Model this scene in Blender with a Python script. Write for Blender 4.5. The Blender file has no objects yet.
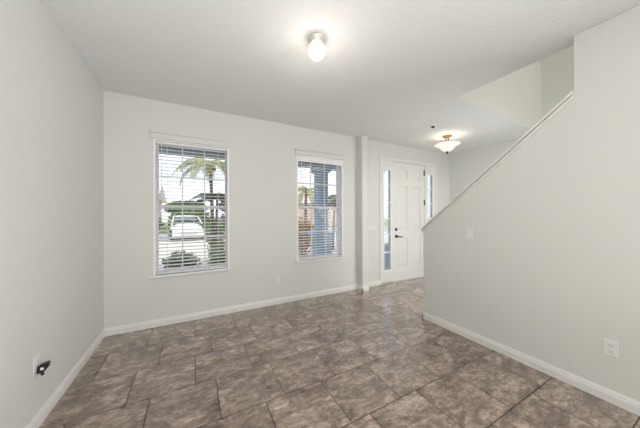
import bpy, bmesh, math, random
from mathutils import Vector, Matrix
random.seed(7)
C = bpy.context.scene.collection
S = bpy.context.scene
PI = math.pi
H = 2.74                       # ceiling height
XL, XR, XE = -0.887, 2.627, 5.276
YF, YB = 3.465, -3.4
EYE = 1.348

# ------------------------------------------------------------------ camera
cam = bpy.data.cameras.new('camera'); co = bpy.data.objects.new('camera', cam); C.objects.link(co)
cam.sensor_fit = 'HORIZONTAL'; cam.sensor_width = 36; cam.lens = 36*236.94/640; cam.clip_start = 0.05; cam.clip_end = 300
yaw, pit, rol = math.radians(28.03), math.radians(0.12), math.radians(-0.21)
Fw = Vector((math.sin(yaw)*math.cos(pit), math.cos(yaw)*math.cos(pit), math.sin(pit)))
Rt = Vector((math.cos(yaw), -math.sin(yaw), 0)); Up = Rt.cross(Fw)
R2 = Rt*math.cos(rol)+Up*math.sin(rol); U2 = -Rt*math.sin(rol)+Up*math.cos(rol)
M = Matrix((R2, U2, -Fw)).transposed().to_4x4(); M.translation = (0, 0, EYE)
co.matrix_world = M
S.camera = co

# ------------------------------------------------------------------ world, lights, exposure
S.view_settings.view_transform = 'Standard'; S.view_settings.look = 'None'
S.view_settings.exposure = 0.10; S.view_settings.gamma = 1; S.view_settings.use_curve_mapping = False
w = bpy.data.worlds.new('sky'); S.world = w; w.use_nodes = True
nt = w.node_tree; nt.nodes.clear()
out = nt.nodes.new('ShaderNodeOutputWorld'); bg = nt.nodes.new('ShaderNodeBackground')
tc = nt.nodes.new('ShaderNodeTexCoord'); ns = nt.nodes.new('ShaderNodeTexNoise'); ns.inputs['Scale'].default_value = 2.5
ns.inputs['Detail'].default_value = 5
cr = nt.nodes.new('ShaderNodeValToRGB'); cr.color_ramp.elements[0].position = .4; cr.color_ramp.elements[1].position = .58
cr.color_ramp.elements[0].color = (.72, .82, .98, 1); cr.color_ramp.elements[1].color = (.95, .95, .97, 1)
nt.links.new(tc.outputs['Generated'], ns.inputs['Vector']); nt.links.new(ns.outputs['Fac'], cr.inputs['Fac'])
nt.links.new(cr.outputs['Color'], bg.inputs['Color']); nt.links.new(bg.outputs[0], out.inputs['Surface'])
bg.inputs['Strength'].default_value = 1.5

def lamp(name, kind, loc, energy, color=(1, 1, 1), rot=(0, 0, 0), **k):
    l = bpy.data.lights.new(name, kind); l.energy = energy; l.color = color
    for a, b in k.items(): setattr(l, a, b)
    o = bpy.data.objects.new(name, l); C.objects.link(o); o.location = loc; o.rotation_euler = rot
    return o
# sun from behind the house, onto the front yard
lamp('sun', 'SUN', (0, -10, 20), 1.9, (1, .95, .88), (math.radians(42), 0, math.radians(-20)), angle=.01)
# added unseen area light behind the camera, standing in for rear daylight
lamp('rear_fill', 'AREA', (1.6, YB+.3, 1.35), 10, (.98, .985, 1), (math.radians(96), 0, math.radians(28)), shape='RECTANGLE', size=1.9, size_y=2.3)
# added unseen light near the floor, facing up to brighten the ceiling
lamp('ceiling_fill', 'AREA', (-.05, -0.4, 0.3), 33, (.98, .985, 1), (math.radians(180), 0, 0), shape='RECTANGLE', size=1.5, size_y=2.4)
lamp('side_fill', 'AREA', (2.2, -1.7, 1.45), 88, (.98, .985, 1), (math.radians(94), 0, math.radians(80)), shape='RECTANGLE', size=1.5, size_y=1.8)  # added unseen fill beside the stair wall, aimed at the left wall
# added unseen light that brightens the upstairs wall in the stairwell opening
lamp('upstairs_fill', 'AREA', (4.4, -2.2, 4.0), 44, (1, .975, .89), (math.radians(80), 0, math.radians(14)), shape='RECTANGLE', size=1.6, size_y=1.4)

lamp('foyer_fill', 'AREA', (3.55, .9, 1.0), 29, (.98, .99, 1), (math.radians(97), 0, math.radians(-24)), shape='RECTANGLE', size=1.3, size_y=1.2)  # added light hidden behind the stair wall to brighten the entry

# ------------------------------------------------------------------ materials
def mat(name, col, rough=.6, metal=0, bump=None, emis=None, spec=None, var=None):
    m = bpy.data.materials.new(name); m.use_nodes = True
    n = m.node_tree; b = n.nodes['Principled BSDF']
    b.inputs['Base Color'].default_value = (*col, 1); b.inputs['Roughness'].default_value = rough
    b.inputs['Metallic'].default_value = metal
    if spec is not None: b.inputs['Specular IOR Level'].default_value = spec
    if emis:
        b.inputs['Emission Color'].default_value = (*emis[0], 1); b.inputs['Emission Strength'].default_value = emis[1]
    if bump or var:
        t = n.nodes.new('ShaderNodeTexCoord')
    if bump:
        sc, st, dist = bump
        q = n.nodes.new('ShaderNodeTexNoise'); q.inputs['Scale'].default_value = sc; q.inputs['Detail'].default_value = 3
        n.links.new(t.outputs['Object'], q.inputs['Vector'])
        bp = n.nodes.new('ShaderNodeBump'); bp.inputs['Strength'].default_value = st; bp.inputs['Distance'].default_value = dist
        n.links.new(q.outputs['Fac'], bp.inputs['Height']); n.links.new(bp.outputs[0], b.inputs['Normal'])
    if var:
        sc, col2 = var
        q = n.nodes.new('ShaderNodeTexNoise'); q.inputs['Scale'].default_value = sc; q.inputs['Detail'].default_value = 4
        n.links.new(t.outputs['Object'], q.inputs['Vector'])
        r = n.nodes.new('ShaderNodeValToRGB'); r.color_ramp.elements[0].position = .38; r.color_ramp.elements[1].position = .62
        r.color_ramp.elements[0].color = (*col, 1); r.color_ramp.elements[1].color = (*col2, 1)
        n.links.new(q.outputs['Fac'], r.inputs['Fac']); n.links.new(r.outputs['Color'], b.inputs['Base Color'])
    return m
WALL = mat('wall_paint', (.725, .727, .692), .75, bump=(70, .12, .004))
CEIL = mat('ceiling_texture', (.75, .757, .745), .9, bump=(38, .45, .012))
TRIM = mat('white_trim_paint', (.82, .81, .78), .4)
DOORW = mat('door_paint', (.80, .79, .76), .4)
VINYL = mat('white_vinyl', (.92, .92, .93), .35)
SLAT = mat('blind_slat', (.93, .93, .94), .45)
HEAD = mat('header_paint', (.73, .73, .695), .5)
STOOL = mat('bright_sill', (.90, .90, .88), .3)
def _transl(m, f, col):
    n = m.node_tree; b = n.nodes['Principled BSDF']; o = n.nodes['Material Output']
    tr = n.nodes.new('ShaderNodeBsdfTranslucent'); tr.inputs[0].default_value = (*col, 1)
    mx = n.nodes.new('ShaderNodeMixShader'); mx.inputs[0].default_value = f
    n.links.new(b.outputs[0], mx.inputs[1]); n.links.new(tr.outputs[0], mx.inputs[2]); n.links.new(mx.outputs[0], o.inputs[0])
_transl(SLAT, .08, (.95, .96, .98))
PLATE = mat('white_plastic', (.82, .81, .78), .35)
DARK = mat('dark_slot', (.03, .03, .03), .5)
BLACK = mat('black_plastic', (.012, .012, .013), .3)
BRONZE = mat('dark_bronze', (.03, .026, .022), .35, .6)
BRASS = mat('antique_brass', (.30, .17, .08), .3, .9)
NICKEL = mat('pale_nickel', (.72, .68, .62), .35, .4)
BLUEP = mat('blue_porch_paint', (.22, .38, .56), .6, var=(6, (.28, .44, .62)))
PORCH = mat('porch_beam_paint', (.24, .30, .36), .7)
GLOBE = mat('lit_glass_globe', (.16, .15, .13), .4, emis=((1, .94, .78), .93))
BOWL = mat('lit_alabaster_glass', (.92, .88, .80), .35, emis=((1, .93, .80), .38))

def glass_mat(name, tint, rough, bump=None):
    m = bpy.data.materials.new(name); m.use_nodes = True; n = m.node_tree
    n.nodes.clear(); o = n.nodes.new('ShaderNodeOutputMaterial')
    tr = n.nodes.new('ShaderNodeBsdfTransparent'); tr.inputs[0].default_value = (*tint, 1)
    gl = n.nodes.new('ShaderNodeBsdfGlossy'); gl.inputs['Roughness'].default_value = rough
    fr = n.nodes.new('ShaderNodeFresnel'); fr.inputs[0].default_value = 1.3
    mx = n.nodes.new('ShaderNodeMixShader')
    n.links.new(fr.outputs[0], mx.inputs[0]); n.links.new(tr.outputs[0], mx.inputs[1]); n.links.new(gl.outputs[0], mx.inputs[2])
    if bump:
        t = n.nodes.new('ShaderNodeTexCoord'); v = n.nodes.new('ShaderNodeTexVoronoi'); v.inputs['Scale'].default_value = bump
        n.links.new(t.outputs['Object'], v.inputs['Vector'])
        bp = n.nodes.new('ShaderNodeBump'); bp.inputs['Strength'].default_value = .6; bp.inputs['Distance'].default_value = .01
        n.links.new(v.outputs['Distance'], bp.inputs['Height'])
        rf = n.nodes.new('ShaderNodeBsdfRefraction'); rf.inputs['IOR'].default_value = 1.25; rf.inputs['Roughness'].default_value = .12
        rf.inputs['Color'].default_value = (.95, .98, 1, 1)
        n.links.new(bp.outputs[0], rf.inputs['Normal']); n.links.new(bp.outputs[0], gl.inputs['Normal'])
        m2 = n.nodes.new('ShaderNodeMixShader'); m2.inputs[0].default_value = .65
        n.links.new(tr.outputs[0], m2.inputs[1]); n.links.new(rf.outputs[0], m2.inputs[2]); n.links.new(m2.outputs[0], mx.inputs[1])
    n.links.new(mx.outputs[0], o.inputs[0])
    return m
GLASS = glass_mat('window_glass', (.97, .98, .98), .02)
LEADED = glass_mat('patterned_glass', (.96, .98, 1), .08, 22)

def tile_mat():
    m = bpy.data.materials.new('stone_tile'); m.use_nodes = True; n = m.node_tree; L = n.links; b = n.nodes['Principled BSDF']
    N = lambda k: n.nodes.new(k)
    t = N('ShaderNodeTexCoord'); a = N('ShaderNodeAttribute'); a.attribute_name = 'tile_seed'
    sc = N('ShaderNodeVectorMath'); sc.operation = 'SCALE'; sc.inputs['Scale'].default_value = 40
    ad = N('ShaderNodeVectorMath'); ad.operation = 'ADD'
    L.new(a.outputs['Color'], sc.inputs[0]); L.new(t.outputs['Object'], ad.inputs[0]); L.new(sc.outputs[0], ad.inputs[1])
    mp = N('ShaderNodeMapping'); mp.vector_type = 'POINT'; mp.inputs['Rotation'].default_value = (0, 0, math.radians(33)); mp.inputs['Scale'].default_value = (1.3, 2.2, 1)
    L.new(ad.outputs[0], mp.inputs[0])
    n1 = N('ShaderNodeTexNoise'); n1.inputs['Scale'].default_value = 2.6; n1.inputs['Detail'].default_value = 9; n1.inputs['Roughness'].default_value = .72; n1.inputs['Distortion'].default_value = .7
    n2 = N('ShaderNodeTexNoise'); n2.inputs['Scale'].default_value = 11; n2.inputs['Detail'].default_value = 7; n2.inputs['Roughness'].default_value = .72; n2.inputs['Distortion'].default_value = .6
    L.new(mp.outputs[0], n1.inputs['Vector']); L.new(mp.outputs[0], n2.inputs['Vector'])
    r1 = N('ShaderNodeValToRGB'); e = r1.color_ramp.elements
    e[0].position = .34; e[0].color = (.100, .062, .043, 1); e[1].position = .66; e[1].color = (.48, .370, .300, 1)
    x = e.new(.5); x.color = (.26, .186, .143, 1)
    r2 = N('ShaderNodeValToRGB'); e = r2.color_ramp.elements
    e[0].position = .38; e[0].color = (.5, .48, .46, 1); e[1].position = .62; e[1].color = (1.5, 1.5, 1.5, 1)
    mx = N('ShaderNodeMix'); mx.data_type = 'RGBA'; mx.blend_type = 'MULTIPLY'; mx.inputs['Factor'].default_value = .8
    L.new(n1.outputs['Fac'], r1.inputs[0]); L.new(n2.outputs['Fac'], r2.inputs[0])
    L.new(r1.outputs['Color'], mx.inputs['A']); L.new(r2.outputs['Color'], mx.inputs['B'])
    L.new(mx.outputs['Result'], b.inputs['Base Color'])
    m3 = N('ShaderNodeMapping'); m3.inputs['Rotation'].default_value = (0, 0, math.radians(40)); m3.inputs['Scale'].default_value = (3, 7, 1)
    L.new(ad.outputs[0], m3.inputs[0])
    n3 = N('ShaderNodeTexNoise'); n3.inputs['Scale'].default_value = 3; n3.inputs['Detail'].default_value = 6; n3.inputs['Roughness'].default_value = .7; n3.inputs['Distortion'].default_value = 1.5
    L.new(m3.outputs[0], n3.inputs['Vector'])
    r3 = N('ShaderNodeValToRGB'); e = r3.color_ramp.elements; e[0].position = .42; e[0].color = (.72, .71, .70, 1); e[1].position = .60; e[1].color = (1.35, 1.35, 1.36, 1)
    L.new(n3.outputs['Fac'], r3.inputs[0])
    mx3 = N('ShaderNodeMix'); mx3.data_type = 'RGBA'; mx3.blend_type = 'MULTIPLY'; mx3.inputs['Factor'].default_value = .8
    L.new(mx.outputs['Result'], mx3.inputs['A']); L.new(r3.outputs['Color'], mx3.inputs['B']); L.new(mx3.outputs['Result'], b.inputs['Base Color'])
    b.inputs['Coat Weight'].default_value = 1.0; b.inputs['Coat Roughness'].default_value = .24; b.inputs['Coat IOR'].default_value = 1.6
    b.inputs['Roughness'].default_value = .3; b.inputs['Specular IOR Level'].default_value = 1.0
    rr = N('ShaderNodeMapRange'); rr.inputs['To Min'].default_value = .14; rr.inputs['To Max'].default_value = .30
    L.new(n2.outputs['Fac'], rr.inputs[0]); L.new(rr.outputs[0], b.inputs['Roughness'])
    bp = N('ShaderNodeBump'); bp.inputs['Strength'].default_value = .12; bp.inputs['Distance'].default_value = .002
    L.new(n2.outputs['Fac'], bp.inputs['Height']); L.new(bp.outputs[0], b.inputs['Normal'])
    return m
TILE = tile_mat(); GROUT = mat('tile_grout', (.03, .022, .018), .9)

# ------------------------------------------------------------------ mesh helpers
def box(bm, x0, x1, y0, y1, z0, z1, mi=0):
    vs = [bm.verts.new((x, y, z)) for x in (x0, x1) for y in (y0, y1) for z in (z0, z1)]
    for f in ((0, 1, 3, 2), (4, 6, 7, 5), (0, 4, 5, 1), (2, 3, 7, 6), (0, 2, 6, 4), (1, 5, 7, 3)):
        bm.faces.new([vs[i] for i in f]).material_index = mi
def prism(bm, pts, axis, a0, a1):
    """extrude a 2-D outline along axis ('x','y','z')"""
    def mk(p, a):
        return {'x': (a, p[0], p[1]), 'y': (p[0], a, p[1]), 'z': (p[0], p[1], a)}[axis]
    A = [bm.verts.new(mk(p, a0)) for p in pts]; B = [bm.verts.new(mk(p, a1)) for p in pts]
    n = len(pts); bm.faces.new(A); bm.faces.new(B[::-1])
    for i in range(n): bm.faces.new((A[i], A[(i+1) % n], B[(i+1) % n], B[i]))
def lathe(bm, prof, cx, cy, n=32, cap=True, axis='z', c0=0):
    rings = []
    for r, z in prof:
        ring = []
        for i in range(n):
            a = 2*PI*i/n; c, s = r*math.cos(a), r*math.sin(a)
            p = {'z': (cx+c, cy+s, z), 'y': (cx+c, z, cy+s), 'x': (z, cx+c, cy+s)}[axis]
            ring.append(bm.verts.new(p))
        rings.append(ring)
    for A, B in zip(rings, rings[1:]):
        for i in range(n): bm.faces.new((A[i], A[(i+1) % n], B[(i+1) % n], B[i])).smooth = True
    if cap: bm.faces.new(rings[0][::-1]); bm.faces.new(rings[-1])
def tube(bm, pts, radii, n=8):
    rings = []
    pts = [Vector(p) for p in pts]
    for i, p in enumerate(pts):
        d = (pts[min(i+1, len(pts)-1)]-pts[max(i-1, 0)]).normalized()
        a = d.cross(Vector((0, 0, 1)) if abs(d.z) < .9 else Vector((1, 0, 0))).normalized(); b = d.cross(a)
        r = radii[i] if hasattr(radii, '__len__') else radii
        rings.append([bm.verts.new(p+a*r*math.cos(2*PI*k/n)+b*r*math.sin(2*PI*k/n)) for k in range(n)])
    for A, B in zip(rings, rings[1:]):
        for k in range(n): bm.faces.new((A[k], A[(k+1) % n], B[(k+1) % n], B[k])).smooth = True
    bm.faces.new(rings[0][::-1]); bm.faces.new(rings[-1])
def obj(name, bm, m, parent=None, bevel=0):
    bmesh.ops.recalc_face_normals(bm, faces=bm.faces[:])
    me = bpy.data.meshes.new(name); bm.to_mesh(me); bm.free()
    for k in (m if isinstance(m, (list, tuple)) else [m]): me.materials.append(k)
    o = bpy.data.objects.new(name, me); C.objects.link(o)
    if parent: o.parent = parent; o.matrix_parent_inverse = Matrix.Translation(-parent.location) @ Matrix.Identity(4)
    if bevel:
        b = o.modifiers.new('bevel', 'BEVEL'); b.width = bevel; b.segments = 2; b.limit_method = 'ANGLE'
    return o
def struct(o, label=None, cat=None):
    o['kind'] = 'structure'
    if label: o['label'] = label
    if cat: o['category'] = cat
    return o
def tag(o, label, cat, group=None):
    o['label'] = label; o['category'] = cat
    if group: o['group'] = group
    return o
def empty(name, loc):
    o = bpy.data.objects.new(name, None); C.objects.link(o); o.location = loc; o.empty_display_size = .1
    return o
B = bmesh.new

# ------------------------------------------------------------------ floor
bm = B(); seed = []
PX, PY, g = .4450, .4335, .0033
lay = bm.loops.layers.color.new('tile_seed')
j0 = -13
for j in range(j0, 7):
    y0 = 1.695+PY*(j); y1 = y0+PY
    ph = .157 if j % 2 == 0 else .010
    for i in range(-4, 14):
        x0 = ph+PX*i; x1 = x0+PX
        a0, a1, b0, b1 = max(x0+g, XL-.1), min(x1-g, XE+.1), max(y0+g, YB-.1), min(y1-g, YF+.15)
        if a1 <= a0 or b1 <= b0: continue
        f = bm.faces.new([bm.verts.new(p) for p in ((a0, b0, 0), (a1, b0, 0), (a1, b1, 0), (a0, b1, 0))])
        c = (random.random(), random.random(), random.random(), 1)
        for l in f.loops: l[lay] = c
box(bm, XL-.1, XE+.1, YB-.1, YF+.15, -.12, -.0015, 1)
struct(obj('floor', bm, [TILE, GROUT]), 'brown mottled stone-look ceramic tile floor in a staggered pattern')

# ------------------------------------------------------------------ walls
bm = B(); box(bm, XL-.15, XL, YB-.15, YF+.2, -.12, H)
struct(obj('wall_left', bm, WALL), 'long plain off-white wall on the left with a low outlet')
W1 = (-.43, .43, .62, 2.27); W2 = (1.432, 2.302, .62, 2.295)
DR = (3.17, 4.795, 0, 2.40)
def wall_y(bm, x0, x1, y0, y1, z0, z1, holes):
    xs = sorted({x0, x1, *[h[0] for h in holes], *[h[1] for h in holes]})
    zs = sorted({z0, z1, *[max(h[2], z0) for h in holes], *[h[3] for h in holes]})
    for a, b in zip(xs, xs[1:]):
        for c, d in zip(zs, zs[1:]):
            mx, mz = (a+b)/2, (c+d)/2
            if any(h[0] < mx < h[1] and h[2] < mz < h[3] for h in holes): continue
            box(bm, a, b, y0, y1, c, d)
    bmesh.ops.remove_doubles(bm, verts=bm.verts[:], dist=1e-5)
bm = B(); wall_y(bm, XL, 2.60, YF, YF+.2, -.12, H, [W1, W2])
struct(obj('wall_front', bm, WALL), 'off-white front wall holding the two blind-covered windows')
bm = B(); wall_y(bm, 2.735, XE, YF, YF+.09, 0, H, [(DR[0], DR[1], -1, DR[3])])
struct(obj('wall_entry', bm, WALL), 'off-white entry wall around the front door and its sidelights')
bm = B(); box(bm, 2.60, 2.735, 3.31, YF+.2, -.12, H)
struct(obj('wall_stub', bm, WALL, bevel=.012), 'narrow off-white wall stub between the windows and the entry')
bm = B(); box(bm, XE, XE+.15, YB-.15, YF+.2, -.12, 5.2)
struct(obj('wall_foyer', bm, WALL), 'off-white far right wall of the foyer rising through the stairwell')
# stair wall: full height near the camera, stepping down along the stair slope
Y0, Y1 = .70, 2.085
zt = lambda y: 2.285-(y-.70)*.816
bm = B(); prism(bm, [(YB, -.12), (Y1, -.12), (Y1, zt(Y1)), (Y0, zt(Y0)), (Y0, H), (YB, H)], 'x', XR, XR+.125)
struct(obj('wall_right', bm, WALL, bevel=.004), 'plain off-white stair wall with a sloping top edge')
bm = B(); box(bm, XL, XR, YB-.15, YB, -.12, H); box(bm, XR, XE, YB-.15, YB, -.12, 5.2)
struct(obj('wall_back', bm, WALL))
# upstairs shaft
OX = 2.774
def oy(x): return 1.708+(x-OX)*.038
bm = B(); prism(bm, [(OX-.15, oy(OX)), (XE, oy(XE)), (XE, oy(XE)+.15), (OX-.15, oy(OX)+.15)], 'z', H+.33, 5.2)
struct(obj('wall_upstairs', bm, WALL), 'pale upstairs wall seen through the stairwell opening')
bm = B(); box(bm, OX-.12, OX, YB, oy(OX), H+.33, 5.2)
struct(obj('wall_landing', bm, WALL))
# ceiling with the stairwell opening
bm = B()
pts = [(XL-.15, YB-.15), (OX, YB-.15), (OX, oy(OX)), (XE, oy(XE)), (XE, YF+.2), (XL-.15, YF+.2)]
prism(bm, pts, 'z', H, H+.33)
bm.normal_update()
for f in bm.faces:
    if abs(f.normal.z) < .5: f.material_index = 1
struct(obj('ceiling', bm, [CEIL, WALL]), 'white textured ceiling with a triangular-looking stairwell opening on the right')
bm = B(); box(bm, OX-.12, XE+.1, YB-.15, 2.2, 5.2, 5.35)
struct(obj('ceiling_upstairs', bm, CEIL))
bm = B(); box(bm, -6, 9, YB-3, YF+.3, 5.4, 5.6)
struct(obj('roof', bm, PORCH))

# sloping cap on the stair wall
bm = B()
ya, yb = Y0, Y1+.012
sl = lambda o: [(ya, zt(ya)+o[0]), (yb, zt(yb)+o[0]), (yb, zt(yb)+o[1]), (ya, zt(ya)+o[1])]
prism(bm, sl((-.002, .016)), 'x', XR-.042, XR+.155)
cap = struct(obj('trim_1', bm, TRIM, bevel=.006), 'white sloping wooden cap along the stair wall')
bm = B(); prism(bm, sl((-.034, -.015)), 'x', XR-.022, XR)
obj('moulding', bm, TRIM, cap, bevel=.003)

# baseboards
def prof(t=.015, h=.088): return [(0, 0), (t, 0), (t, h*.62), (t*.75, h*.70), (t*.75, h*.78), (t*.35, h*.95), (t*.3, h), (0, h)]
bm = B(); prism(bm, [(XL+a, z) for a, z in prof()], 'y', YB, YF)
struct(obj('baseboard_left', bm, TRIM), 'white baseboard along the left wall')
bm = B(); prism(bm, [(YF-a, z) for a, z in prof()], 'x', XL, 2.60)
struct(obj('baseboard_front', bm, TRIM), 'white baseboard under the two windows')
bm = B()
prism(bm, [(YF-a, z) for a, z in prof()], 'x', 2.735, 3.135)
prism(bm, [(YF-a, z) for a, z in prof()], 'x', 4.80, XE)
struct(obj('baseboard_entry', bm, TRIM), 'short white baseboards beside the door casing')
bm = B()
prism(bm, [(2.60-a, z) for a, z in prof()], 'y', 3.31-.015, YF)
prism(bm, [(3.31-a, z) for a, z in prof()], 'x', 2.60-.015, 2.735+.015)
prism(bm, [(2.735+a, z) for a, z in prof()], 'y', 3.31-.015, YF)
struct(obj('baseboard_stub', bm, TRIM), 'white baseboard wrapping the narrow wall stub')
bm = B()
prism(bm, [(XR-a, z) for a, z in prof()], 'y', YB, Y1+.015)
prism(bm, [(Y1+a, z) for a, z in prof()], 'x', XR-.015, XR+.14)
struct(obj('baseboard_right', bm, TRIM), 'white baseboard along the stair wall')
bm = B(); prism(bm, [(XE-a, z) for a, z in prof()], 'y', YB, YF)
struct(obj('baseboard_foyer', bm, TRIM))

# ------------------------------------------------------------------ windows
def window(name, W, label):
    x0, x1, z0, z1 = W; ym = (z0+z1)/2+.01
    r = struct(empty(name, ((x0+x1)/2, YF+.14, z0)), label, 'window')
    t = .020
    bm = B()
    for a, b, c, d in ((x0, x0+t, z0, z1), (x1-t, x1, z0, z1), (x0+t, x1-t, z0, z0+.012), (x0+t, x1-t, z1-t, z1)):
        box(bm, a, b, YF+.066, YF+.195, c, d)
    obj('window_frame', bm, VINYL, r, .003)
    bm = B(); q = .022
    box(bm, x0, x0+q, YF-.002, YF+.066, z0, z1); box(bm, x1-q, x1, YF-.002, YF+.066, z0, z1); box(bm, x0+q, x1-q, YF-.002, YF+.066, z1-.013, z1)
    obj('jamb_liner', bm, VINYL, r)
    def sash(nm, c0, c1, y, lo=.035):
        s = .022
        bm = B(); a, b = x0+t, x1-t
        box(bm, a, a+s, y, y+.03, c0, c1); box(bm, b-s, b, y, y+.03, c0, c1)
        box(bm, a+s, b-s, y, y+.03, c0, c0+lo); box(bm, a+s, b-s, y, y+.03, c1-.026, c1)
        so = obj(nm, bm, VINYL, r, .002)
        bm = B(); box(bm, a+s, b-s, y+.012, y+.016, c0+lo, c1-.026); obj('pane', bm, GLASS, so)
        bm = B(); ia, ib = a+s, b-s
        for k in (1, 2): box(bm, ia+(ib-ia)*k/3-.007, ia+(ib-ia)*k/3+.007, y+.008, y+.022, c0+lo, c1-.026)
        zc = (c0+c1)/2
        for k in range(3):
            box(bm, ia+(ib-ia)*k/3+.007, ia+(ib-ia)*(k+1)/3-.007, y+.008, y+.022, zc-.007, zc+.007)
        obj('grille', bm, VINYL, so)
    sash('lower_sash', z0+.012, ym+.02, YF+.078, .022)
    sash('upper_sash', ym-.02, z1-t, YF+.112)
    bm = B(); box(bm, (x0+x1)/2-.03, (x0+x1)/2+.03, YF+.068, YF+.078, ym-.005, ym+.012); obj('sash_lock', bm, VINYL, r)
    # stool with apron and head trim
    bm = B(); box(bm, x0-.048, x1+.026, YF-.042, YF+.09, z0-.022, z0)
    obj('window_stool', bm, STOOL, r, .004)
    bm = B(); box(bm, x0-.015, x1+.004, YF-.012, YF, z0-.05, z0-.022); obj('apron', bm, WALL, r, .003)
    bm = B(); box(bm, x0-.024, x1+.012, YF-.024, YF, z1+.004, z1+.066); box(bm, x0-.034, x1+.020, YF-.040, YF, z1+.066, z1+.082); obj('header', bm, HEAD, r, .003)
    return r
window('window_1', W1, 'left window with white sashes, palm and parked car beyond')
window('window_2', W2, 'right window with white sashes, blue porch column behind')

def blind(W, valance, label):
    x0, x1, z0, z1 = W; x0 += .024; x1 -= .024; z1 -= .014
    r = tag(empty('window_blind', ((x0+x1)/2, YF+.04, z0)), label, 'blind')
    hr = .03 if not valance else .05
    bm = B(); box(bm, x0, x1, YF+.008, YF+.062, z1-hr, z1-.003); obj('headrail', bm, SLAT, r, .002)
    if valance:
        bm = B(); box(bm, x0-.002, x1+.002, YF-.006, YF+.004, z1-.088, z1-.003)
        box(bm, x0-.002, x1+.002, YF-.009, YF-.006, z1-.016, z1-.003); obj('valance', bm, SLAT, r, .002)
    pitch = .0435; top = z1-hr-.022; n = int((top-(z0+.045))/pitch)+1
    bm = B(); tl = math.radians(5); prof_ = []
    for k in range(5):
        s = -.024+.012*k; prof_.append((s, .0042*(1-(s/.024)**2)))
    cl = [(a, b+.0019) for a, b in prof_]+[(a, b-.0019) for a, b in prof_[::-1]]
    yc = YF+.035
    for i in range(n):
        zc = top-i*pitch
        pts = [(yc+a*math.cos(tl)-b*math.sin(tl), zc+a*math.sin(tl)+b*math.cos(tl)) for a, b in cl]
        prism(bm, pts, 'x', x0+.001, x1-.001)
    zl = top-(n-1)*pitch
    obj('slats', bm, SLAT, r)
    bm = B(); box(bm, x0+.003, x1-.003, YF+.012, YF+.06, z0+.003, z0+.022); obj('bottom_rail', bm, SLAT, r, .003)
    for fr in (.14, .5, .86):
        x = x0+(x1-x0)*fr
        bm = B()
        for y in (YF+.0085, YF+.0615): box(bm, x-.0012, x+.0012, y-.0008, y+.0008, z0+.02, z1-hr)
        obj('ladder_cord', bm, SLAT, r)
    bm = B(); tube(bm, [(x0+.06, YF+.002, z1-hr), (x0+.06, YF-.002, z1-.75)], .004, 6)
    obj('tilt_wand', bm, SLAT, r)
blind(W1, False, 'white horizontal slat blind in the left window, palm fronds behind')
blind(W2, True, 'white horizontal slat blind with valance in the right window before the blue column')

# ------------------------------------------------------------------ entry door unit
bm = B(); c = .045
box(bm, 3.135, 3.175, YF-.018, YF, 0, 2.41); box(bm, 4.755, 4.80, YF-.018, YF, 0, 2.41); box(bm, 3.135, 4.80, YF-.018, YF, 2.41, 2.455)
struct(obj('trim_2', bm, TRIM, bevel=.004), 'white casing around the front door and sidelights')
def sidelight(name, x0, x1, gx0, gx1, label):
    r = struct(empty(name, ((x0+x1)/2, YF+.05, 0)), label, 'window')
    bm = B()
    y0, y1 = YF-.004, YF+.06
    gz0, gz1 = .25, 2.215
    box(bm, x0, gx0, y0, y1, .03, 2.40); box(bm, gx1, x1, y0, y1, .03, 2.40)
    box(bm, gx0, gx1, y0, y1, .03, gz0); box(bm, gx0, gx1, y0, y1, gz1, 2.40)
    obj('panel', bm, DOORW, r)
    bm = B(); q = .016
    for a, b, c_, d in ((gx0-q, gx0+.006, gz0-q, gz1+q), (gx1-.006, gx1+q, gz0-q, gz1+q), (gx0, gx1, gz0-q, gz0+.006), (gx0, gx1, gz1-.006, gz1+q)):
        box(bm, a, b, y0-.010, y0+.012, c_, d)
    obj('glass_stop', bm, VINYL, r, .003)
    bm = B(); box(bm, gx0, gx1, YF+.02, YF+.026, gz0, gz1); obj('pane', bm, LEADED, r)
    bm = B()
    for z in (.60, .95, 1.26, 1.58, 1.90): box(bm, gx0, gx1, YF+.012, YF+.034, z-.011, z+.011)
    obj('grille', bm, VINYL, r)
sidelight('window_3', 3.17, 3.478, 3.235, 3.415, 'tall narrow sidelight left of the front door with patterned glass')
sidelight('window_4', 4.425, 4.76, 4.49, 4.67, 'tall narrow sidelight right of the front door, cut off by the stair cap')

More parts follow.
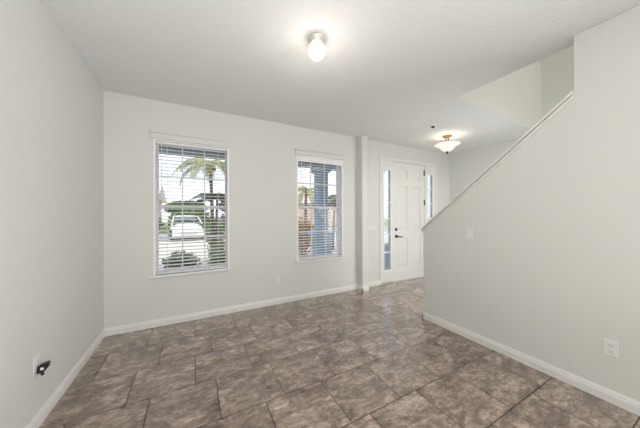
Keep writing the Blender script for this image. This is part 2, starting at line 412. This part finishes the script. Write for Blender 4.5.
door = struct(empty('door_1', (3.94, YF+.02, 0)), 'white six-panel front door with dark lever', 'door')
bm = B(); dx0, dx1, dz0, dz1 = 3.490, 4.413, .012, 2.388
yd = YF+.010
st, mid = .125, .115
pc = [(dx0+st, (dx0+dx1)/2-mid/2), ((dx0+dx1)/2+mid/2, dx1-st)]
pr = [(.27, .86), (1.03, 1.93), (2.05, 2.26)]
xs = sorted({dx0, dx1, *[v for p in pc for v in p]}); zs = sorted({dz0, dz1, *[v for p in pr for v in p]})
for a, b in zip(xs, xs[1:]):
    for c_, d in zip(zs, zs[1:]):
        if any(p[0] < (a+b)/2 < p[1] for p in pc) and any(q[0] < (c_+d)/2 < q[1] for q in pr): continue
        box(bm, a, b, yd, yd+.044, c_, d)
bmesh.ops.remove_doubles(bm, verts=bm.verts[:], dist=1e-5)
for p in pc:
    for q in pr:
        box(bm, p[0], p[1], yd+.016, yd+.03, q[0], q[1])
        # raised field with sloped margin
        m_ = .045; a0, a1, b0, b1 = p[0]+.012, p[1]-.012, q[0]+.012, q[1]-.012
        o_ = [(a0, b0), (a1, b0), (a1, b1), (a0, b1)]; i_ = [(a0+m_, b0+m_), (a1-m_, b0+m_), (a1-m_, b1-m_), (a0+m_, b1-m_)]
        ov = [bm.verts.new((x, yd+.016, z)) for x, z in o_]; iv = [bm.verts.new((x, yd+.004, z)) for x, z in i_]
        bm.faces.new(iv)
        for k in range(4): bm.faces.new((ov[k], ov[(k+1) % 4], iv[(k+1) % 4], iv[k]))
leaf = obj('door_leaf', bm, DOORW, door)
# frame strips (jambs and head)
bm = B()
box(bm, 3.478, 3.487, YF-.004, YF+.065, 0, 2.40); box(bm, 4.416, 4.425, YF-.004, YF+.065, 0, 2.40); box(bm, 3.487, 4.416, YF+.02, YF+.065, 2.391, 2.40)
obj('jamb', bm, TRIM, door)
bm = B(); box(bm, 3.17, 4.76, YF-.03, YF+.09, 0, .010); obj('threshold', bm, NICKEL, door)
bm = B(); lathe(bm, [(.030, yd), (.030, yd-.012), (.022, yd-.016), (.010, yd-.018)], 3.572, 1.043, 20, axis='y'); obj('deadbolt', bm, BRONZE, door)
bm = B()
lathe(bm, [(.033, yd), (.033, yd-.010), (.018, yd-.016), (.012, yd-.045)], 3.576, .905, 20, axis='y')
tube(bm, [(3.576, yd-.045, .905), (3.62, yd-.052, .906), (3.68, yd-.05, .897), (3.715, yd-.046, .888)], [.012, .011, .009, .008], 8)
obj('lever_handle', bm, BRONZE, door)
for z in (2.235, 1.60, .985, .44):
    bm = B(); box(bm, 4.398, 4.420, yd-.010, yd, z-.055, z+.055); tube(bm, [(4.409, yd-.012, z-.06), (4.409, yd-.012, z+.06)], .009, 8)
    obj('hinge', bm, BRONZE, door)

# ------------------------------------------------------------------ wall plates
def plate_on(normal, pos, label, kind):
    """pos: centre on the wall; normal 'x+','x-','y-' ; built in local frame (u across, v up, n out)"""
    def f(u, v, n):
        x, y, z = pos
        if normal == 'x+': return (x+n, y-u, z+v)
        if normal == 'x-': return (x-n, y+u, z+v)
        return (x+u, y-n, z+v)
    def lb(bm, u0, u1, v0, v1, n0, n1):
        vs = [bm.verts.new(f(u, v, n)) for u in (u0, u1) for v in (v0, v1) for n in (n0, n1)]
        for q in ((0, 1, 3, 2), (4, 6, 7, 5), (0, 4, 5, 1), (2, 3, 7, 6), (0, 2, 6, 4), (1, 5, 7, 3)): bm.faces.new([vs[i] for i in q])
    r = tag(empty('wall_outlet' if kind == 'outlet' else 'light_switch', pos), label, 'outlet' if kind == 'outlet' else 'switch')
    hw, hh = (.036, .058)
    if kind == 'keypad': hw, hh = .095, .042
    bm = B(); lb(bm, -hw, hw, -hh, hh, .0005, .007); obj('cover_plate', bm, PLATE, r, .003)
    if kind == 'outlet':
        for s in (-1, 1):
            bm = B(); lb(bm, -.017, .017, s*.021-.0145, s*.021+.0145, .007, .0095); k = obj('socket', bm, PLATE, r, .002)
            bm = B()
            lb(bm, -.0085, -.0062, s*.021-.003, s*.021+.007, .0095, .0099); lb(bm, .0062, .0085, s*.021-.003, s*.021+.006, .0095, .0099)
            lb(bm, -.0025, .0025, s*.021-.010, s*.021-.0055, .0095, .0099)
            obj('slot', bm, DARK, k)
    elif kind == 'switch':
        bm = B(); lb(bm, -.017, .017, -.033, .033, .007, .009); k = obj('rocker_frame', bm, PLATE, r, .001)
        bm = B(); lb(bm, -.0145, .0145, -.030, .001, .009, .0105); lb(bm, -.0145, .0145, .001, .030, .009, .014); obj('rocker', bm, PLATE, r, .001)
    else:
        for u in (-.06, 0, .06):
            bm = B(); lb(bm, u-.017, u+.017, -.030, .030, .007, .011); obj('rocker', bm, PLATE, r, .002)
    return r
plate_on('x+', (XL, 2.175, .405), 'white wall outlet on the left wall holding a black adapter', 'outlet')
plate_on('x-', (XR, .520, .388), 'white wall outlet low on the stair wall', 'outlet')
plate_on('x-', (XR, 1.497, 1.143), 'white single light switch on the stair wall', 'switch')
plate_on('y-', (1.106, YF, .357), 'small white outlet under and between the two windows', 'outlet')
plate_on('y-', (2.935, YF, 1.095), 'wide low white switch plate left of the front door', 'keypad')

# black plug-in adapter on the left outlet
ad = tag(empty('power_adapter', (XL+.0105, 2.175, .385)), 'black plug-in power adapter sticking out of the left wall outlet', 'adapter')
bm = B()
x0 = XL+.0105
outl = [(x0, .352), (x0+.010, .346), (x0+.036, .357), (x0+.052, .380), (x0+.053, .404), (x0+.045, .409), (x0+.014, .402), (x0, .388)]
prism(bm, outl, 'y', 2.155, 2.190); obj('adapter_body', bm, BLACK, ad, .006)
bm = B(); box(bm, x0+.018, x0+.034, 2.1535, 2.155, .370, .385)
o = obj('rating_label', bm, PLATE, ad); o['label'] = 'small pale rectangular label'
bm = B(); tube(bm, [(x0+.02, 2.172, .345), (x0+.022, 2.172, .330)], .008, 10); obj('cable_socket', bm, BLACK, ad)

# ------------------------------------------------------------------ ceiling lights
cx, cy = .860, 1.662
gl = tag(empty('ceiling_light', (cx, cy, H)), 'lit egg-shaped glass globe ceiling light in the middle of the room', 'ceiling light')
bm = B(); lathe(bm, [(.066, H), (.066, H-.008), (.060, H-.014), (.046, H-.020), (.044, H-.034)], cx, cy, 36); obj('canopy', bm, NICKEL, gl)
bm = B()
pf = [(.042, H-.032)]+[(.0695*math.sin(a), H-.096+.073*math.cos(a)) for a in [math.radians(q) for q in range(38, 176, 9)]]+[(.002, H-.169)]
lathe(bm, pf, cx, cy, 36); obj('glass_globe', bm, GLOBE, gl)
l = lamp('bulb', 'POINT', (cx, cy, H-.33), 3.6, (1, .90, .82), shadow_soft_size=.06); l.parent = gl; l.matrix_parent_inverse = Matrix.Translation((-cx, -cy, -H))

ex, ey = 3.99, 2.66
fx = tag(empty('ceiling_light', (ex, ey, H)), 'brass semi-flush ceiling light with flared glass bowl in the foyer', 'ceiling light')
bm = B(); lathe(bm, [(.080, H), (.080, H-.008), (.062, H-.022), (.03, H-.032), (.014, H-.036)], ex, ey, 32); obj('canopy', bm, BRASS, fx)
bm = B()
for s in (-.020, .020): tube(bm, [(ex+s, ey-s*.5, H-.03), (ex+s, ey-s*.5, H-.145)], .008, 8)
lathe(bm, [(.03, H-.13), (.045, H-.14), (.03, H-.15)], ex, ey, 20)
obj('stem', bm, BRASS, fx)
bm = B()
op = [(.205, H-.152), (.202, H-.160), (.165, H-.176), (.128, H-.200), (.102, H-.228), (.078, H-.258), (.045, H-.276), (.012, H-.280)]
ip = [(r*.96, z+.006) for r, z in op[::-1]]
lathe(bm, op+ip, ex, ey, 40, cap=False); obj('glass_bowl', bm, BOWL, fx)
bm = B(); lathe(bm, [(.018, H-.276), (.022, H-.288), (.012, H-.300), (.014, H-.310), (.004, H-.320)], ex, ey, 16); obj('finial', bm, BRONZE, fx)
l = lamp('bulb', 'POINT', (ex, ey, H-.225), 1.15, (1, .90, .78), shadow_soft_size=.03); l.parent = fx; l.matrix_parent_inverse = Matrix.Translation((-ex, -ey, -H))

dt = tag(empty('smoke_detector', (3.32, 2.447, H)), 'small round white ceiling detector with dark centre beside the foyer light', 'detector')
bm = B(); lathe(bm, [(.055, H), (.055, H-.008), (.042, H-.016), (.030, H-.018)], 3.32, 2.447, 28); obj('housing', bm, PLATE, dt)
bm = B(); lathe(bm, [(.026, H-.018), (.026, H-.028), (.016, H-.036)], 3.32, 2.447, 20); obj('sensor', bm, DARK, dt)

# ================================================================== outside
GZ = -.16
CONC = mat('pale_concrete', (.62, .56, .51), .9, var=(3, (.70, .64, .59)))
ASPH = mat('street_asphalt', (.34, .35, .37), .9, var=(5, (.42, .43, .45)))
GRASS = mat('lawn_grass', (.14, .20, .06), .9, var=(8, (.24, .30, .10)))
LEAF = mat('green_leaf', (.09, .17, .035), .55, var=(5, (.22, .33, .07)))
DLEAF = mat('dark_leaf', (.045, .085, .03), .5, var=(6, (.10, .16, .05)))
YLEAF = mat('yellow_leaf', (.42, .36, .07), .5, var=(6, (.30, .38, .09)))
CROT = mat('croton_leaf', (.60, .42, .12), .5, var=(9, (.50, .20, .12)))
BARK = mat('palm_bark', (.16, .12, .09), .9, bump=(30, .5, .02))
FRUIT = mat('orange_fruit', (.55, .16, .05), .5)
STUCCO = mat('salmon_stucco', (.66, .52, .45), .9, bump=(20, .2, .01))
ROOF = mat('shingle_roof', (.66, .56, .51), .9)
CARW = mat('white_car_paint', (.85, .86, .87), .25)
CARG = glass_mat('tinted_car_glass', (.72, .78, .72), .03)
RUB = mat('tyre_rubber', (.02, .02, .02), .8)

bm = B(); box(bm, -45, 60, YF+.2, 60, GZ-.3, GZ); struct(obj('ground', bm, GRASS), 'lawn strips outside the windows')
bm = B(); box(bm, -45, 60, 15.5, 22, GZ, GZ+.02); struct(obj('street', bm, ASPH), 'grey street beyond the front yard')
bm = B(); box(bm, -14, 22, 7.4, 15.5, GZ, GZ+.03); struct(obj('driveway', bm, CONC), 'pale concrete driveway outside the windows')
bm = B(); box(bm, 1.2, 5.9, YF+.2, 5.6, GZ, -.02); struct(obj('porch_slab', bm, CONC), 'concrete porch floor')
bm = B(); box(bm, -3, 4.75, YF+.2, 5.4, 2.78, 2.9); box(bm, -3, 4.75, 5.02, 5.4, 2.51, 2.78)
struct(obj('porch_roof', bm, PORCH), 'blue-grey porch ceiling and beam seen at the top of the windows')
def column(x, y, label):
    r = tag(empty('porch_column', (x, y, -.02)), label, 'column', None)
    def bb(nm, hw, z0, z1, bev=.006):
        b = B(); box(b, x-hw, x+hw, y-hw, y+hw, z0, z1); obj(nm, b, BLUEP, r, bev)
    bb('pedestal', .19, -.02, .76); bb('pedestal_cap', .255, .76, .90, .02); bb('shaft', .13, .90, 2.38); 
    b = B(); prism(b, [(x-.15, 2.38), (x-.165, 2.38), (x-.185, 2.43), (x-.185, 2.51), (x+.185, 2.51), (x+.185, 2.43), (x+.165, 2.38), (x+.15, 2.38)], 'y', y-.185, y+.185)
    obj('capital', b, BLUEP, r)
column(2.80, 5.2, 'square blue porch column with pedestal outside the right window')
bm = B(); box(bm, 4.15, 4.85, 4.7, 4.85, -.02, .58)
struct(obj('porch_wall', bm, BLUEP), 'low blue porch wall behind the left sidelight')

def leafcloud(bm, c, rad, n, size, aspect=2.2):
    c = Vector(c)
    for _ in range(n):
        d = Vector((random.gauss(0, 1), random.gauss(0, 1), random.gauss(0, 1))).normalized()*random.uniform(.35, 1)
        p = c+Vector((d.x*rad[0], d.y*rad[1], d.z*rad[2]))
        a = Vector((random.gauss(0, 1), random.gauss(0, 1), random.gauss(0, .7))).normalized()
        b = a.cross(Vector((random.random(), random.random(), random.random()+.1))).normalized()
        s = size*random.uniform(.6, 1.3)
        up = Vector((0, 0, .12*s))
        bm.faces.new([bm.verts.new(q) for q in (p-a*s, p+b*s/aspect+up, p+a*s, p-b*s/aspect+up)])
def shrub(x, y, rad, n, size, m, label, group=None, name='shrub', cat='shrub', flat=1):
    z = GZ+rad[2]*.95
    r = tag(empty(name, (x, y, GZ)), label, cat, group)
    bm = B(); leafcloud(bm, (x, y, z), rad, n, size); obj('foliage', bm, m, r)
    bm = B()
    for k in range(5):
        a = k*1.26
        tube(bm, [(x+.03*math.cos(a), y+.03*math.sin(a), GZ), (x+rad[0]*.5*math.cos(a), y+rad[1]*.5*math.sin(a), z+rad[2]*.3)], [.014, .006], 5)
    obj('stem', bm, BARK, r)
def frond(bm, base, az, el, length, droop, leaf, nl=22):
    p = Vector(base); pts = [p.copy()]; e = el; n = 12
    for i in range(n):
        p = p+Vector((math.cos(az)*math.cos(e), math.sin(az)*math.cos(e), math.sin(e)))*(length/n); pts.append(p.copy()); e -= droop/n
    tube(bm, pts, [.012*(1-.8*i/n) for i in range(n+1)], 5)
    side = Vector((-math.sin(az), math.cos(az), 0))
    for i in range(nl):
        t = .12+.86*i/nl; k = min(int(t*n), n-1); q = pts[k].lerp(pts[k+1], t*n-k); d = (pts[k+1]-pts[k]).normalized()
        ll = leaf*(math.sin(PI*min(1, t*.9+.12))**.6)
        for s in (-1, 1):
            v = (side*s*.8+d*.55+Vector((0, 0, -.30-.2*random.random()))).normalized()
            w_ = d*.012
            bm.faces.new([bm.verts.new(x) for x in (q-w_, q+v*ll*.5-w_*1.5+Vector((0, 0, .01)), q+v*ll, q+v*ll*.5+w_*1.5+Vector((0, 0, .01)), q+w_)][:5])
def palm(x, y, top, lean, nf, length, leaf, m, label, fruit=0, el=(.0, .9), droop=1.6, seed=1, tr=.05, name='palm_tree'):
    random.seed(seed)
    r = tag(empty(name, (x, y, GZ)), label, 'palm tree')
    tx, ty = x+lean, y
    bm = B(); n = 8
    tube(bm, [(x+lean*(i/n)**1.4, y, GZ+(top-GZ)*i/n) for i in range(n+1)], [tr*(1.25-.4*i/n) for i in range(n+1)], 10); obj('trunk', bm, BARK, r)
    for i in range(nf):
        bm = B(); frond(bm, (tx, ty, top), 2*PI*i/nf+random.uniform(-.2, .2), random.uniform(*el), length*random.uniform(.8, 1.1), droop, leaf)
        obj('frond', bm, m, r)
    for i in range(fruit):
        bm = B(); a = i*2.1; lathe(bm, [(.001, top-.20), (.055, top-.16), (.065, top-.11), (.045, top-.05), (.001, top-.03)], tx+.07*math.cos(a), ty+.07*math.sin(a)-.05, 12, cap=False); obj('coconut', bm, FRUIT, r)
palm(.46, 6.9, 2.68, -.07, 11, 1.25, .30, YLEAF, 'yellow-green palm with an orange fruit cluster at top of left window', fruit=4, el=(.1, .8), droop=1.9, seed=3, tr=.045)
palm(.56, 7.6, 1.78, .05, 13, .85, .24, DLEAF, 'small dark feathery palm in the right half of the left window', el=(.3, 1.2), droop=1.7, seed=5, tr=.04)
palm(3.90, 8.6, 2.25, .05, 11, 1.1, .28, YLEAF, 'yellowing palm left of the blue column', el=(.1, .9), droop=2.0, seed=8, tr=.06)
palm(5.2, 8.6, 2.0, .1, 11, 1.0, .26, DLEAF, 'dark palm right of the blue column', el=(.1, .9), droop=2.0, seed=11, tr=.05)
random.seed(20)
shrub(-.25, 6.2, (.42, .3, .36), 900, .055, DLEAF, 'low rounded dark shrub at the bottom of the left window')
shrub(.52, 6.0, (.25, .30, .44), 700, .055, LEAF, 'upright leafy shrub in the lower right of the left window')
shrub(3.35, 7.6, (.5, .4, .75), 900, .07, CROT, 'red and yellow croton left of the blue column')
shrub(.71, 9.2, (.36, .3, .74), 900, .07, LEAF, 'tall bushy shrub beyond the palms in the left window')
shrub(-1.05, 6.4, (.3, .3, .14), 260, .05, LEAF, 'low pale green plant in the lower left of the left window')
for i, (x, y, rx, rz, m, lb) in enumerate((
        (-4.0, 23.5, 1.8, .9, LEAF, 'clipped green hedge across the street, leftmost'),
        (-.1, 23.5, 1.9, 1.0, LEAF, 'green hedge across the street behind the white car'),
        (4.0, 23.5, 1.9, 1.1, DLEAF, 'darker hedge across the street, right of the white car'))):
    shrub(x, y, (rx, .9, rz), 1500, .22, m, lb, name='hedge', cat='hedge')
def tree(x, y, h, r_, m, label):
    t = tag(empty('leafy_tree', (x, y, GZ)), label, 'tree')
    bm = B(); tube(bm, [(x, y, GZ), (x+.1, y, h*.4), (x, y, h*.65)], [.22, .17, .12], 8); obj('trunk', bm, BARK, t)
    bm = B(); leafcloud(bm, (x, y, h*.68), (r_, r_*.8, h*.24), 2200, .26); obj('crown', bm, m, t)
tree(-.6, 28, 3.0, 2.0, LEAF, 'rounded green tree behind the white car')
tree(4.4, 28, 3.3, 2.2, DLEAF, 'darker green tree right of the white car')

# neighbour house
def house(x0, x1, y, z1, label):
    hs = tag(empty('neighbour_house', ((x0+x1)/2, y, GZ)), label, 'house')
    bm = B(); box(bm, x0, x1, y, y+8, GZ, z1); obj('walls', bm, STUCCO, hs)
    bm = B(); prism(bm, [(y-.6, z1), (y+4, z1+1.8), (y+8.6, z1)], 'x', x0-.5, x1+.5); obj('roof', bm, ROOF, hs)
    for k in range(2):
        xa = x1-1.9-k*3.2
        bm = B(); box(bm, xa, xa+1.1, y-.03, y, 1.0, 2.2); wf = obj('window', bm, VINYL, hs)
        bm = B(); box(bm, xa+.08, xa+1.02, y-.045, y-.03, 1.08, 2.12); obj('pane', bm, CARG, wf)
house(-13, -3.6, 28, 2.9, 'salmon stucco house across the street, left')
house(9, 24, 30, 2.9, 'salmon stucco house across the street behind the blue column')

# white car facing the house
def car(x, y, rz):
    r = empty('parked_car', (x, y, GZ+.03)); tag(r, 'white car parked across the street, seen through the left window', 'car')
    T = Matrix.Translation((x, y, GZ+.03)) @ Matrix.Rotation(rz, 4, 'Z')
    def fin(nm, bm, m, par=r, bev=0):
        bmesh.ops.transform(bm, matrix=T, verts=bm.verts[:]); return obj(nm, bm, m, par, bev)
    # stations along the length (front at -y): (y, halfwidth bottom, halfwidth top, z0, z1)
    def loft(st):
        bm = B(); rings = []
        for (yy, wb, wt, z0, z1) in st:
            ring = []
            for k in range(17):
                a = PI*k/16; cx_, sx_ = math.cos(a), math.sin(a)
                e = .45; px_ = (abs(cx_)**e)*(1 if cx_ > 0 else -1); pz_ = sx_**.55 if sx_ > 0 else 0
                wd = wb+(wt-wb)*pz_; ring.append(bm.verts.new((px_*wd, yy, z0+(z1-z0)*pz_)))
            rings.append(ring)
        for A, Bq in zip(rings, rings[1:]):
            for k in range(16): bm.faces.new((A[k], A[k+1], Bq[k+1], Bq[k])).smooth = True
            bm.faces.new((A[16], A[0], Bq[0], Bq[16]))
        bm.faces.new(rings[0]); bm.faces.new(rings[-1][::-1]); return bm
    fin('body', loft([(-2.1, .70, .66, .28, .62), (-2.0, .80, .74, .22, .76), (-1.5, .86, .80, .20, .90), (-.8, .88, .82, .20, .98), (.8, .88, .82, .20, 1.0), (1.7, .86, .80, .22, 1.0), (2.05, .78, .72, .30, .92)]), CARW)
    fin('windows', loft([(-.95, .72, .70, .9, .96), (-.55, .73, .62, .9, 1.22), (-.1, .73, .56, .9, 1.42), (.9, .73, .56, .9, 1.42), (1.5, .72, .62, .9, 1.20), (1.8, .70, .68, .9, .96)]), CARG)
    fin('roof', loft([(-.35, .63, .53, 1.36, 1.40), (-.05, .66, .56, 1.36, 1.47), (.85, .66, .56, 1.36, 1.47), (1.15, .62, .53, 1.34, 1.38)]), CARW)
    for s in (-1, 1):
        bm = B(); tube(bm, [(s*.80, -.98, .93), (s*.64, -.1, 1.40)], .045, 6); fin('pillar', bm, CARW)
        for yy in (-1.35, 1.35):
            bm = B(); tube(bm, [(s*.70, yy, .32), (s*.90, yy, .32)], .32, 20); wl = fin('wheel', bm, RUB)
            bm = B(); tube(bm, [(s*.895, yy, .32), (s*.91, yy, .32)], .19, 16); fin('hub_cap', bm, NICKEL, wl)
        bm = B(); box(bm, s*.62-.12, s*.62+.12, -2.12, -1.98, .56, .70); fin('headlight', bm, GLASSY, r, .02)
    bm = B(); box(bm, -.42, .42, -2.13, -2.05, .36, .56); fin('grille', bm, NICKEL, r, .02)
GLASSY = mat('headlight_lens', (.7, .72, .75), .1)
car(-.45, 17.3, math.radians(6))
